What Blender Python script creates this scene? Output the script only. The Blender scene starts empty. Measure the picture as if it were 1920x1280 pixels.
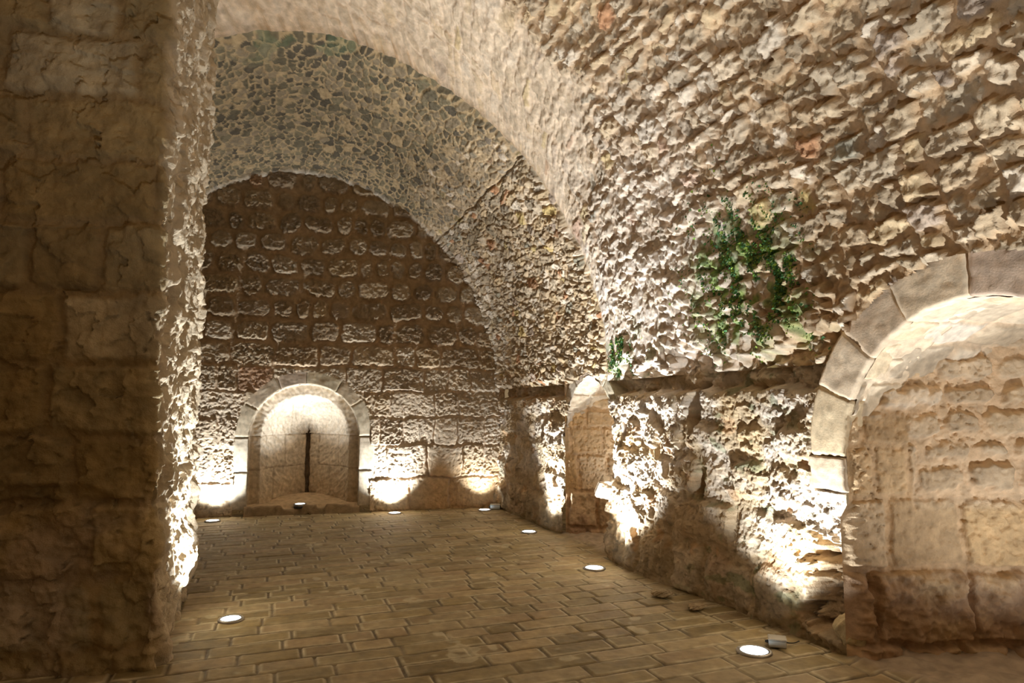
import bpy, bmesh, math
import numpy as np
from mathutils import Vector, Matrix

C = bpy.context.scene.collection
rng = np.random.RandomState(7)

# ------------------------------------------------------------------ noise
def _h(ix, iy, iz, seed):
    n = (ix.astype(np.int64) * 374761393 + iy.astype(np.int64) * 668265263
         + iz * 2147483647 + seed * 974634777) & 0xffffffff
    n = ((n ^ (n >> 13)) * 1274126177) & 0xffffffff
    n = ((n ^ (n >> 16)) * 2246822519) & 0xffffffff
    n = n ^ (n >> 15)
    return (n & 0xffffff) / float(0x1000000)

def h2(ix, iy, seed=0):
    return _h(np.asarray(ix), np.asarray(iy), 0, seed)

def pn(x, y, seed=0):
    x = np.asarray(x, float); y = np.asarray(y, float)
    ix = np.floor(x).astype(np.int64); iy = np.floor(y).astype(np.int64)
    fx = x - ix; fy = y - iy
    u = fx * fx * fx * (fx * (fx * 6 - 15) + 10); v = fy * fy * fy * (fy * (fy * 6 - 15) + 10)
    def g(a, b, dx, dy):
        t = h2(a, b, seed) * 6.2831853
        return np.cos(t) * dx + np.sin(t) * dy
    a = g(ix, iy, fx, fy); b = g(ix + 1, iy, fx - 1, fy)
    c = g(ix, iy + 1, fx, fy - 1); d = g(ix + 1, iy + 1, fx - 1, fy - 1)
    return (a + (b - a) * u + (c + (d - c) * u - a - (b - a) * u) * v) * 1.5

def fbm(x, y, oc=4, seed=0, gain=.5):
    s = 0; a = 1; f = 1
    for i in range(oc):
        s = s + a * pn(x * f, y * f, seed + 17 * i); a *= gain; f *= 2.03
    return s

def ss(a, b, x):
    t = np.clip((x - a) / (b - a), 0, 1); return t * t * (3 - 2 * t)

# ------------------------------------------------------------------ stone patterns
def courses(u, v, rowh, ln, seed, wob=.02, var=.25, wf=3.0, fine=.006):
    """coursed stones: u along the course, v across; returns a dict per point"""
    uu = u + wob * fbm(u * wf, v * wf, 2, seed + 1) + fine * fbm(u * 14, v * 14, 2, seed + 5)
    vv = v + wob * fbm(u * wf + 9.1, v * wf, 2, seed + 2) + fine * fbm(u * 14 + 4, v * 14, 2, seed + 6)
    r = np.random.RandomState(seed)
    v0, v1 = vv.min() - 1, vv.max() + 1
    if np.isscalar(rowh):
        hs = rowh * (1 + var * (r.rand(int((v1 - v0) / rowh * 2) + 4) - .5) * 2)
        vb = v0 + np.concatenate([[0], np.cumsum(hs)])
    else:
        vb = np.asarray(rowh, float)
    row = np.clip(np.searchsorted(vb, vv) - 1, 0, len(vb) - 2)
    lo = vb[row]; hi = vb[row + 1]
    u0, u1 = uu.min() - 1, uu.max() + 1
    left = np.zeros_like(uu); right = np.ones_like(uu); sid = np.zeros(uu.shape, np.int64)
    for k in np.unique(row):
        m = row == k
        rh = vb[k + 1] - vb[k]
        L = ln if np.isscalar(ln) else ln[min(k, len(ln) - 1)]
        n = int((u1 - u0) / (L * .5)) + 4
        ws = L * (.55 + .9 * r.rand(n))
        ub = u0 - r.rand() * L + np.concatenate([[0], np.cumsum(ws)])
        s = np.clip(np.searchsorted(ub, uu[m]) - 1, 0, len(ub) - 2)
        left[m] = ub[s]; right[m] = ub[s + 1]; sid[m] = s
    w = right - left; hh = hi - lo
    a = (uu - (left + right) / 2); b = (vv - (lo + hi) / 2)
    return dict(row=row, sid=sid, a=a, b=b, w=w, h=hh, ra=lambda q: h2(row * 977 + 13, sid, seed + 100 + q))

def inside(p, joint, rad):
    """distance inwards from a rounded rectangle"""
    hx = p['w'] / 2 - joint; hy = p['h'] / 2 - joint
    r = np.minimum(rad, np.minimum(hx, hy) * .95)
    r = np.maximum(r, .001)
    qx = np.abs(p['a']) - hx + r; qy = np.abs(p['b']) - hy + r
    d = np.hypot(np.maximum(qx, 0), np.maximum(qy, 0)) + np.minimum(np.maximum(qx, qy), 0) - r
    return -d

def voronoi(u, v, cell, seed, jit=.9):
    x = u / cell; y = v / cell
    ix = np.floor(x).astype(np.int64); iy = np.floor(y).astype(np.int64)
    f1 = np.full(x.shape, 9.); f2 = np.full(x.shape, 9.)
    bi = np.zeros(x.shape, np.int64); bj = np.zeros(x.shape, np.int64)
    ox = np.zeros(x.shape); oy = np.zeros(x.shape)
    for di in (-1, 0, 1):
        for dj in (-1, 0, 1):
            a = ix + di; b = iy + dj
            cx = a + .5 + (h2(a, b, seed) - .5) * jit; cy = b + .5 + (h2(a, b, seed + 1) - .5) * jit
            d = np.hypot(x - cx, y - cy)
            n = d < f1
            f2 = np.where(n, f1, np.minimum(f2, d))
            bi = np.where(n, a, bi); bj = np.where(n, b, bj)
            ox = np.where(n, x - cx, ox); oy = np.where(n, y - cy, oy)
            f1 = np.where(n, d, f1)
    return dict(e=(f2 - f1) * cell, a=ox * cell, b=oy * cell, ra=lambda q: h2(bi, bj, seed + 50 + q))

def facets(u, v, cell, seed, slope=.5):
    """angular chips: small tilted planes"""
    k = voronoi(u + .3 * cell * pn(u * 20, v * 20, seed + 8), v, cell, seed)
    return slope * (k['ra'](1) - .5) * k['a'] * 2 + slope * (k['ra'](2) - .5) * k['b'] * 2 + .25 * cell * (k['ra'](3) - .5)

def pits(u, v, sc, seed, th=.25):
    n = fbm(u * sc, v * sc, 3, seed, .55)
    return ss(th, th + .35, n)

PAL = np.array([(.53, .43, .30), (.60, .50, .37), (.47, .37, .25), (.64, .56, .45), (.50, .42, .31), (.56, .44, .28), (.42, .34, .24)])
RARE = np.array([(.48, .27, .15), (.55, .43, .20), (.44, .36, .29), (.36, .34, .27)])
def palette(r1, r2, rare=.08, pal=PAL):
    i = (r1 * len(pal)).astype(int) % len(pal)
    c = pal[i]
    k = (r1 * 7919 % 1 * len(RARE)).astype(int) % len(RARE)
    c = np.where((r2 < rare)[..., None], RARE[k], c)
    return c * (.88 + .24 * (r2 * 31 % 1))[..., None]
def mix(a, b, t):
    return a + (b - a) * np.asarray(t)[..., None]

# ------------------------------------------------------------------ materials
def stone_mat(name, rough=.92, bump=.5, scale=55, spec=.2, tint=(1, 1, 1)):
    m = bpy.data.materials.new(name); m.use_nodes = True
    nt = m.node_tree; N = nt.nodes; L = nt.links
    b = N['Principled BSDF']; b.inputs['Roughness'].default_value = rough
    b.inputs['Specular IOR Level'].default_value = spec
    at = N.new('ShaderNodeAttribute'); at.attribute_name = 'col'
    tc = N.new('ShaderNodeTexCoord')
    n1 = N.new('ShaderNodeTexNoise'); n1.inputs['Scale'].default_value = scale * .25; n1.inputs['Detail'].default_value = 6
    n2 = N.new('ShaderNodeTexNoise'); n2.inputs['Scale'].default_value = scale; n2.inputs['Detail'].default_value = 5; n2.inputs['Roughness'].default_value = .7
    L.new(tc.outputs['Object'], n1.inputs['Vector']); L.new(tc.outputs['Object'], n2.inputs['Vector'])
    mr = N.new('ShaderNodeMapRange'); mr.inputs['To Min'].default_value = .78; mr.inputs['To Max'].default_value = 1.22
    mr.inputs['From Min'].default_value = .3; mr.inputs['From Max'].default_value = .7
    L.new(n1.outputs['Fac'], mr.inputs['Value'])
    mx = N.new('ShaderNodeMix'); mx.data_type = 'RGBA'; mx.blend_type = 'MULTIPLY'; mx.inputs['Factor'].default_value = 1
    L.new(at.outputs['Color'], mx.inputs['A']); L.new(mr.outputs['Result'], mx.inputs['B'])
    m2 = N.new('ShaderNodeMix'); m2.data_type = 'RGBA'; m2.blend_type = 'MULTIPLY'; m2.inputs['Factor'].default_value = 1
    L.new(mx.outputs['Result'], m2.inputs['A']); m2.inputs['B'].default_value = (*tint, 1)
    L.new(m2.outputs['Result'], b.inputs['Base Color'])
    bp = N.new('ShaderNodeBump'); bp.inputs['Strength'].default_value = bump; bp.inputs['Distance'].default_value = .012
    L.new(n2.outputs['Fac'], bp.inputs['Height']); L.new(bp.outputs['Normal'], b.inputs['Normal'])
    return m

def flat_mat(name, col, rough=.5, metal=0, emit=None, es=0, bump=0):
    m = bpy.data.materials.new(name); m.use_nodes = True
    nt = m.node_tree; b = nt.nodes['Principled BSDF']
    b.inputs['Base Color'].default_value = (*col, 1); b.inputs['Roughness'].default_value = rough; b.inputs['Metallic'].default_value = metal
    n = nt.nodes.new('ShaderNodeTexNoise'); n.inputs['Scale'].default_value = 40
    r = nt.nodes.new('ShaderNodeMapRange'); r.inputs['To Min'].default_value = rough * .8; r.inputs['To Max'].default_value = min(1, rough * 1.2)
    nt.links.new(n.outputs['Fac'], r.inputs['Value']); nt.links.new(r.outputs['Result'], b.inputs['Roughness'])
    if emit:
        b.inputs['Emission Color'].default_value = (*emit, 1); b.inputs['Emission Strength'].default_value = es
    return m

M_ROUGH = stone_mat('rough_limestone', bump=.6, scale=60, tint=(1.04, .98, .90))
M_PIT = stone_mat('pitted_limestone', bump=1.0, scale=45, tint=(1.04, .98, .89))
M_FINE = stone_mat('dressed_limestone', bump=.3, scale=80)
M_FLOOR = stone_mat('worn_paving', rough=.62, bump=.18, scale=50, spec=.35)

# ------------------------------------------------------------------ surfaces
def obj_from_arrays(name, V, F, col, mat, parent=None):
    me = bpy.data.meshes.new(name)
    me.vertices.add(len(V)); me.vertices.foreach_set('co', V.astype(np.float32).ravel())
    me.loops.add(len(F) * 4); me.loops.foreach_set('vertex_index', F.astype(np.int32).ravel())
    me.polygons.add(len(F)); me.polygons.foreach_set('loop_start', np.arange(0, len(F) * 4, 4, dtype=np.int32))
    me.polygons.foreach_set('use_smooth', np.ones(len(F), bool))
    me.update(calc_edges=True)
    ca = me.color_attributes.new('col', 'FLOAT_COLOR', 'POINT')
    c4 = np.ones((len(V), 4), np.float32); c4[:, :3] = np.clip(col.reshape(-1, 3), 0, 1)
    ca.data.foreach_set('color', c4.ravel())
    me.materials.append(mat)
    o = bpy.data.objects.new(name, me); C.objects.link(o)
    if parent: o.parent = parent
    return o

def surface(name, P, disp, col, mat, keep=None, flip=False, N=None, parent=None):
    n, m, _ = P.shape
    if N is None:
        du = np.gradient(P, axis=0); dv = np.gradient(P, axis=1)
        N = np.cross(du, dv); N /= np.maximum(np.linalg.norm(N, axis=2, keepdims=True), 1e-9)
        if flip: N = -N
    V = (P + N * disp[..., None]).reshape(-1, 3)
    idx = np.arange(n * m).reshape(n, m)
    q = np.stack([idx[:-1, :-1], idx[1:, :-1], idx[1:, 1:], idx[:-1, 1:]], -1)
    if flip: q = q[..., ::-1]
    if keep is not None:
        k = keep[:-1, :-1] & keep[1:, :-1] & keep[1:, 1:] & keep[:-1, 1:]
        q = q[k]
    q = q.reshape(-1, 4)
    used = np.zeros(n * m, bool); used[q.ravel()] = True
    remap = np.cumsum(used) - 1
    return obj_from_arrays(name, V[used], remap[q], np.broadcast_to(col, P.shape).reshape(-1, 3)[used], mat, parent)

def struct(o, label):
    o['kind'] = 'structure'; o['label'] = label; return o
def tag(o, label, cat, group=None, kind=None):
    o['label'] = label; o['category'] = cat
    if group: o['group'] = group
    if kind: o['kind'] = kind
    return o
def empty(name, loc, rz=0):
    o = bpy.data.objects.new(name, None); C.objects.link(o); o.location = loc; o.rotation_euler = (0, 0, rz)
    o.empty_display_size = .05; return o
def rngs(*segs):
    out = []
    for a, b, st in segs:
        n = max(2, int(round(abs(b - a) / st)) + 1); s = np.linspace(a, b, n)
        out.append(s if not out else s[1:])
    return np.concatenate(out)

# ------------------------------------------------------------------ arches
def arch_c(a, rise): return (rise * rise - a * a) / (2 * a)
def in_arch(x, z, cx, a, rise, zs, off=0):
    c = arch_c(a, rise); R = a + c + off
    up = np.hypot(np.abs(x - cx) + c, z - zs) < R
    return np.where(z < zs, np.abs(x - cx) < a + off, up)
def arch_outline(a, rise, zs, z0, n_j, n_a):
    """open outline from the right foot over the crown to the left foot, (x, z)"""
    c = arch_c(a, rise); R = a + c; th = math.atan2(rise, c) if c > 0 else math.pi - math.atan2(rise, -c)
    th = math.acos(max(-1, min(1, c / R)))
    pts = [(a, z0 + (zs - z0) * i / n_j) for i in range(n_j)]
    for i in range(n_a + 1):
        t = th * i / n_a; pts.append((-c + R * math.cos(t), zs + R * math.sin(t)))
    pts += [(-x, z) for x, z in reversed(pts[:-1])]
    return np.array(pts)

# openings: right wall recess, doorway, embrasure in the back wall
RA = dict(cx=2.40, a=.86, rise=.88, zs=1.20)
DA = dict(cx=6.88, a=.62, rise=.72, zs=1.16)
NA = dict(cx=.52, a=.77, rise=.76, zs=1.10)
XW = 3.42
def ybk(x): return 10.3 - .1 * x
BW = Vector((1, -.1, 0)).normalized()           # along the back wall
BN = Vector((-.1, -1, 0)).normalized()          # out of the back wall, into the hall

# ------------------------------------------------------------------ right wall
def xwall(y, z):
    """relief of the right wall towards the hall (positive = out of the wall)"""
    b = .16 * np.exp(-((y - 5.55) / .75) ** 2) * np.clip(1 - z / 1.3, 0, 1)
    b = b + .05 * np.clip(1 - z / .5, 0, 1)
    b = b + .05 * fbm(y * .9, z * 1.2, 3, 40)
    return b

def right_wall():
    ys = rngs((-1.6, 1.4, .05), (1.4, 3.0, .03), (3.0, 3.3, .008), (3.3, 6.3, .0075), (6.3, 7.3, .012), (7.3, 9.95, .009))
    zs = rngs((-.05, 1.95, .0075))
    Y, Z = np.meshgrid(ys, zs, indexing='ij')
    P = np.stack([np.full_like(Y, XW), Y, Z], -1)
    c = courses(Y, Z, np.array([-.6, -.02, .40, .78, 1.12, 1.40, 1.66, 1.9, 2.6]), .48, 11, wob=.05, wf=2.4, fine=.012)
    ins = inside(c, .02, .10)
    m = ss(0, .05, ins)
    d = xwall(Y, Z)
    d = d + m * (.030 + .035 * (c['ra'](1) - .4) + .06 * (c['ra'](2) - .5) * c['a'] / .4)
    rough = .35 + .65 * c['ra'](3)
    d = d + .016 * fbm(Y * 5, Z * 5, 4, 41, .38) * (.5 + m * .8)
    d = d + .006 * np.abs(fbm(Y * 17, Z * 12, 3, 43)) * rough + facets(Y, Z, .11, 431, .20) * .9 + facets(Y, Z, .030, 432, .16) * rough
    d = d - .034 * pits(Y, Z, 13, 45, .38) * rough * ss(.1, .5, Z)
    d = d - .018 * pits(Y, Z, 28, 46, .30) * (.3 + .7 * rough) + .003 * fbm(Y * 45, Z * 40, 2, 48)
    # ledge: wall head at 1.66, set back band above
    edge = 1.63 + .055 * fbm(Y * 4, Y * 0, 4, 47)
    d = d + .05 * ss(-.02, .0, -np.abs(Z - edge + .05) + .05) * 0
    d = d - (.15 + .03 * fbm(Y * 5, Z * 9, 2, 49)) * ss(edge - .01, edge + .05, Z)
    # holes
    def hole(y, z, ry, rz, dep):
        return dep * ss(1.15, .6, np.hypot((Y - y) / ry, (Z - z) / rz) + .25 * fbm(Y * 9, Z * 9, 2, 51))
    d = d - hole(4.82, 1.50, .09, .20, .30) - hole(4.72, .86, .05, .11, .2) - hole(6.05, 1.28, .10, .10, .12) - hole(5.5, 1.45, .05, .08, .1) - hole(5.35, 1.1, .05, .14, .08) - hole(8.2, 1.35, .1, .2, .15)
    # broken foot of the wall end
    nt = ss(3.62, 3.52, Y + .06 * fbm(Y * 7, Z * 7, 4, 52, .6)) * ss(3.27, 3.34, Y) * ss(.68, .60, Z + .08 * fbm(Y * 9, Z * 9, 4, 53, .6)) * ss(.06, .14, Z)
    d = d - .26 * nt
    d = np.where((Y < 3.32), d * .0 + np.minimum(d, .05) * ss(3.2, 3.34, Y) - .0, d)
    # soften next to the doorway
    ringz = in_arch(Y, Z, off=.27, **RA) & (Z > .97)
    d = np.where(ringz, np.minimum(d, -.012), d)
    col = palette(c['ra'](4), c['ra'](5), .06)
    col = mix(np.array([.52, .42, .29]), col, m * .8)
    col = mix(col, np.array([.45, .25, .15]), .25 * ss(.2, .6, fbm(Y * 1.5, Z * 2, 3, 55)) * ss(1.0, .2, Z))
    col = mix(col, np.array([.68, .63, .58]), .7 * ss(-.2, .4, fbm(Y * 2, Z * 3, 3, 56)) * ss(.3, .8, Z))
    col = mix(col, np.array([.56, .36, .20]), .6 * ss(.45, .7, fbm(Y * 4, Z * 4, 3, 561)))
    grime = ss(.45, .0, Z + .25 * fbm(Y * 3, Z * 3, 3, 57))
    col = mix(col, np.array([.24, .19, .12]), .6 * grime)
    g = ss(.35, .6, fbm(Y * 5, Z * 7, 3, 58)) * ss(2.5, .0, np.abs(Y - 4.2) * 2)
    col = mix(col, np.array([.12, .20, .10]), .5 * g)
    col = mix(col, np.array([.24, .165, .10]), .8 * nt)  # shade inside the broken foot, painted in as a darker tone
    keep = ~(in_arch(Y, Z, off=.0, **RA) | in_arch(Y, Z, off=.0, **DA))
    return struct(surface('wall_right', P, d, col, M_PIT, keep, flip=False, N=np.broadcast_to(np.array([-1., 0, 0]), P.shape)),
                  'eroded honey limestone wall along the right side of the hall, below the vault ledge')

# face orientation helper: P[i,j] with i along y, j along z -> du x dv = y x z = +x, so reversed for the hall side
right_wall()

# ------------------------------------------------------------------ vaults
def prof(s, cx, zs, R, cap):
    """point on a two-centred profile; s = arc angle from right spring (0) to crown, continued by mirror"""
    pass

def profile_pts(xs_, apex, zs, n_right, n_left):
    """right spring x, (apex x, apex z)"""
    ax, az = apex; rise = az - zs
    half = xs_ - ax
    c = (rise * rise - half * half) / (2 * half); R = half + c; th = math.acos(c / R)
    t = np.linspace(0, th, n_right)
    right = np.stack([ax - c + R * np.cos(t), zs + R * np.sin(t)], -1)
    t = np.linspace(th, 0, n_left)[1:]
    left = np.stack([ax + c - R * np.cos(t), zs + R * np.sin(t)], -1)
    return np.concatenate([right, left]), R * th, R

NR, NL = 560, 300
small, len_s, _ = profile_pts(XW + .0, (.40, 5.13), 1.80, NR, NL)
big, len_b, _ = profile_pts(XW + .0, (-.10, 6.25), 1.80, NR, NL)
pt_y = 6.38
J = np.arange(NR + NL - 1) / NR * 5.
JAG = .035 * fbm(J * 2.2, J * 0 + .3, 3, 950) + .022 * fbm(J * 14, J * 0 + .7, 3, 951)
S_s = np.concatenate([[0], np.cumsum(np.linalg.norm(np.diff(small, axis=0), axis=1))])
S_b = np.concatenate([[0], np.cumsum(np.linalg.norm(np.diff(big, axis=0), axis=1))])

def near_vault():
    ys = rngs((-1.6, .6, .05), (.6, 1.6, .015), (1.6, 5.0, .0095), (5.0, 6.0, .008), (6.0, pt_y, .0045))
    y0 = 4.95
    t = np.clip((ys - y0) / (pt_y - y0), 0, 1)
    g = 1 - np.sqrt(np.clip(1 - t ** 2.0, 0, 1))
    g = .35 * g + .65 * t ** 3
    P = np.zeros((len(ys), len(small), 3))
    P[..., 1] = ys[:, None]
    P[..., 0] = big[None, :, 0] * (1 - g[:, None]) + small[None, :, 0] * g[:, None]
    P[..., 2] = big[None, :, 1] * (1 - g[:, None]) + small[None, :, 1] * g[:, None]
    P[..., 1] += JAG[None] * ss(6.2, pt_y, ys)[:, None]
    Y = np.broadcast_to(ys[:, None], P.shape[:2]); S = np.broadcast_to(S_b[None], P.shape[:2]).copy()
    Z = P[..., 2]
    U = np.concatenate([np.zeros((1, P.shape[1])), np.cumsum(np.linalg.norm(np.diff(P, axis=0), axis=2), axis=0)]) - 1.6
    c = courses(U, S, .135, .19, 21, wob=.060, var=.45, wf=2.6, fine=.028)
    ins = inside(c, .006 + .008 * c['ra'](9), .02 + .03 * c['ra'](10))
    m = ss(0, .022, ins)
    plaster = ss(-.1, .5, .8 * fbm(Y * .9 + 3, S * .9, 3, 60) + 1.0 * ss(3.9, 6.0, U) * ss(1.2, 3.4, S) - .75 * ss(3.5, 1.5, np.hypot(Y - 3.2, S - 2.2)) + .05)
    up = (1 - .80 * plaster)
    ta = (c['ra'](6) - .5) * 2; tb = (c['ra'](7) - .35) * 2
    hst = .050 + .050 * (c['ra'](1) - .45) + .40 * ta * c['a'] * .28 + .55 * tb * c['b'] * .5
    missing = c['ra'](2) < .16
    hst = np.where(missing, hst * .15, hst)
    d = m * (hst + facets(U, S, .075, 611, .38)) * up
    d = d + facets(U, S, .035, 612, .3) * up + .016 * fbm(U * 5, S * 5, 3, 61) + .010 * fbm(U * 16, S * 16, 3, 62) * (.5 + m) * up + .006 * np.abs(fbm(U * 30, S * 30, 2, 63))
    d = d + .05 * fbm(Y * .8, S * .8, 2, 64)
    pale = ss(3.2, .8, S) * ss(3.6, 5.2, Y)
    d = d * (1 - .42 * pale)
    d = d - pale * .05 * ss(.22, .5, fbm(U * 6, S * 7, 3, 641))
    # boulders low down near the recess, overhanging the ledge
    lump = ss(.75, .2, np.hypot((Y - 3.75) / .75, (S - .35) / .45))
    v = voronoi(Y + .02 * fbm(Y * 8, S * 8, 2, 66), S, .26, 65)
    d = d + lump * (.05 * v['ra'](1) + .5 * (v['ra'](2) - .5) * v['a'] + .5 * (v['ra'](3) - .5) * v['b']) * ss(.0, .05, v['e'])
    low = ss(.35, .0, S)
    d = d * (1 - .3 * low) + low * (.02 + .03 * fbm(Y * 6, S * 3, 3, 67))
    d = d - .13 * ss(.17, .07, S + .20 * fbm(Y * 2.6, S * 1.5, 4, 673, .6)) + low * facets(Y, S, .13, 674, .7)
    d = d * (1 - .5 * ss(6.0, 6.30, Y)) * ss(pt_y, pt_y - .05, Y)
    col = palette(c['ra'](4), c['ra'](5), .07)
    mort = mix(np.array([.52, .38, .24]), np.array([.70, .58, .44]), plaster) * (1 + .1 * fbm(U * 3, S * 3, 3, 68))[..., None]
    col = mix(mort, col, m * (1 - .45 * plaster))
    col = mix(col, np.array([.74, .69, .64]), .72 * ss(3.2, .8, S) * ss(3.3, 5.0, Y) * (.6 + .6 * c['ra'](11)))
    grn = ss(1.05, .35, np.hypot((Y - 4.1) / .85, (S - .62) / .72) + .30 * fbm(Y * 4, S * 3, 3, 69))
    grn = grn * ss(-.25, .2, fbm(Y * 9, S * 4, 3, 70))
    col = mix(col, mix(np.array([.12, .22, .07]), np.array([.22, .34, .08]), ss(-.3, .3, fbm(Y * 20, S * 20, 2, 71))), grn * .85)
    g2 = ss(.25, .5, fbm(Y * 6, S * 3, 3, 72)) * ss(.9, .2, S) * ss(5.0, 5.8, Y)
    col = mix(col, np.array([.16, .24, .13]), g2 * .7)
    keep = ~in_arch(Y, Z, off=.215, **RA) | (P[..., 0] < 2.5)
    o = surface('ceiling', P, d, col, M_ROUGH, keep, flip=True)
    return o, P, d

def arch_vault():
    ys = rngs((pt_y, 7.4, .0085), (7.4, 10.7, .011))
    P = np.zeros((len(ys), len(small), 3))
    P[..., 1] = ys[:, None]; P[..., 0] = small[None, :, 0]; P[..., 2] = small[None, :, 1]
    P[..., 1] += JAG[None] * ss(.18, 0, ys - pt_y)[:, None]
    Y0 = np.broadcast_to(ys[:, None], P.shape[:2])
    Y = np.broadcast_to(ys[:, None], P.shape[:2]); S = np.broadcast_to(S_s[None], P.shape[:2])
    Z = P[..., 2]
    # small angular stones, set edgeways
    Yw = Y * .62 + .02 * fbm(Y * 5, S * 5, 2, 80); Sw = S + .02 * fbm(Y * 5 + 7, S * 5, 2, 81)
    v = voronoi(Yw, Sw, .085, 82)
    v2 = voronoi(Yw + 3, Sw + 5, .13, 83)
    pick = fbm(Y * 1.2, S * 1.2, 2, 84) > .1
    e = np.where(pick, v2['e'], v['e'] * 1.2)
    ra = lambda q: np.where(pick, v2['ra'](q), v['ra'](q))
    a = np.where(pick, v2['a'], v['a']); b = np.where(pick, v2['b'], v['b'])
    crack_s = 2.62                                # joint between the crown work and the lower haunch
    crown = ss(crack_s - .01, crack_s + .01, S + .03 * fbm(Y * 3, S * 0, 3, 86))
    plaster = ss(-.2, .4, fbm(Y * 1.1, S * 1.3, 3, 87)) * crown * ss(5.0, 3.2, S) + .35 * crown
    plaster = np.clip(plaster, 0, 1)
    jw = .006 + .006 * crown + .010 * plaster - .004 * ss(2.8, 4.0, S)
    m = ss(jw, jw + .016, e + .010 * fbm(Y * 25, S * 25, 2, 85))
    amp = (1 - .7 * plaster) * (1 - .35 * crown)
    d = m * amp * (.028 + .030 * (ra(1) - .4) + .55 * (ra(2) - .5) * a + .75 * (ra(3) - .45) * b)
    d = d + facets(Y, S, .05, 881, .5) * (1 - .5 * crown) + .012 * fbm(Y * 5, S * 5, 3, 88) + .006 * fbm(Y * 20, S * 20, 3, 89) + .03 * fbm(Y * .9, S * .9, 2, 90)
    edge = ss(.07, .0, Y0 - pt_y)
    d = d + .035 * crown - .05 * np.exp(-((S + .03 * fbm(Y * 3, S * 0, 3, 86) - crack_s) / .012) ** 2)
    low = ss(.3, .0, S)
    d = d - .05 * ss(.08, .0, S)
    d = d * (1 - edge)
    tan = palette(ra(4), ra(5), .10)
    grey = np.array([[.135, .115, .075], [.19, .16, .10], [.10, .085, .06], [.25, .20, .13]])[(ra(4) * 4).astype(int) % 4]
    dark = ss(1.9, 3.3, S + .5 * fbm(Y * .8, S * .8, 2, 91)) 
    pickd = (ra(6) < .25 + .75 * dark)
    col = np.where(pickd[..., None], mix(tan, grey, .25 + .75 * dark), tan)
    mort = mix(np.array([.55, .43, .29]), np.array([.36, .27, .15]), dark * .9)
    mm = ss(.30, .55, m)
    vis = mm * np.where((ra(7) < .30 * plaster * (1 - .7 * dark)), 0, 1)
    col = mix(mort, col, vis)
    moss = ss(.3, .55, fbm(Y * 3, S * 3, 3, 92)) * ss(1.0, .0, Y - pt_y) * ss(3.5, 4.5, S)
    col = mix(col, np.array([.10, .17, .09]), .35 * moss)
    rim = ss(.13, .05, (10.3 - .1 * P[..., 0]) - Y + .03 * fbm(S * 5, Y * 5, 3, 93))
    col = mix(col, np.array([.70, .64, .54]), .8 * rim)  # lit edge along the end wall, painted in as a paler band
    d = d + .05 * rim
    wall_cut = in_arch(Y, Z, off=.03, **DA)
    keep = ~wall_cut | (P[..., 0] < 2.5)
    keep &= (Y < (10.42 - .1 * P[..., 0]))
    return surface('ceiling_back_bay', P, d, col, M_ROUGH, keep, flip=True)

near, nvP, nvD = near_vault()
struct(near, 'tall rubble stone barrel vault over the near part of the hall')
struct(arch_vault(), 'pointed vault of small dark grey stones set in mortar, in front of the end wall')

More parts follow.
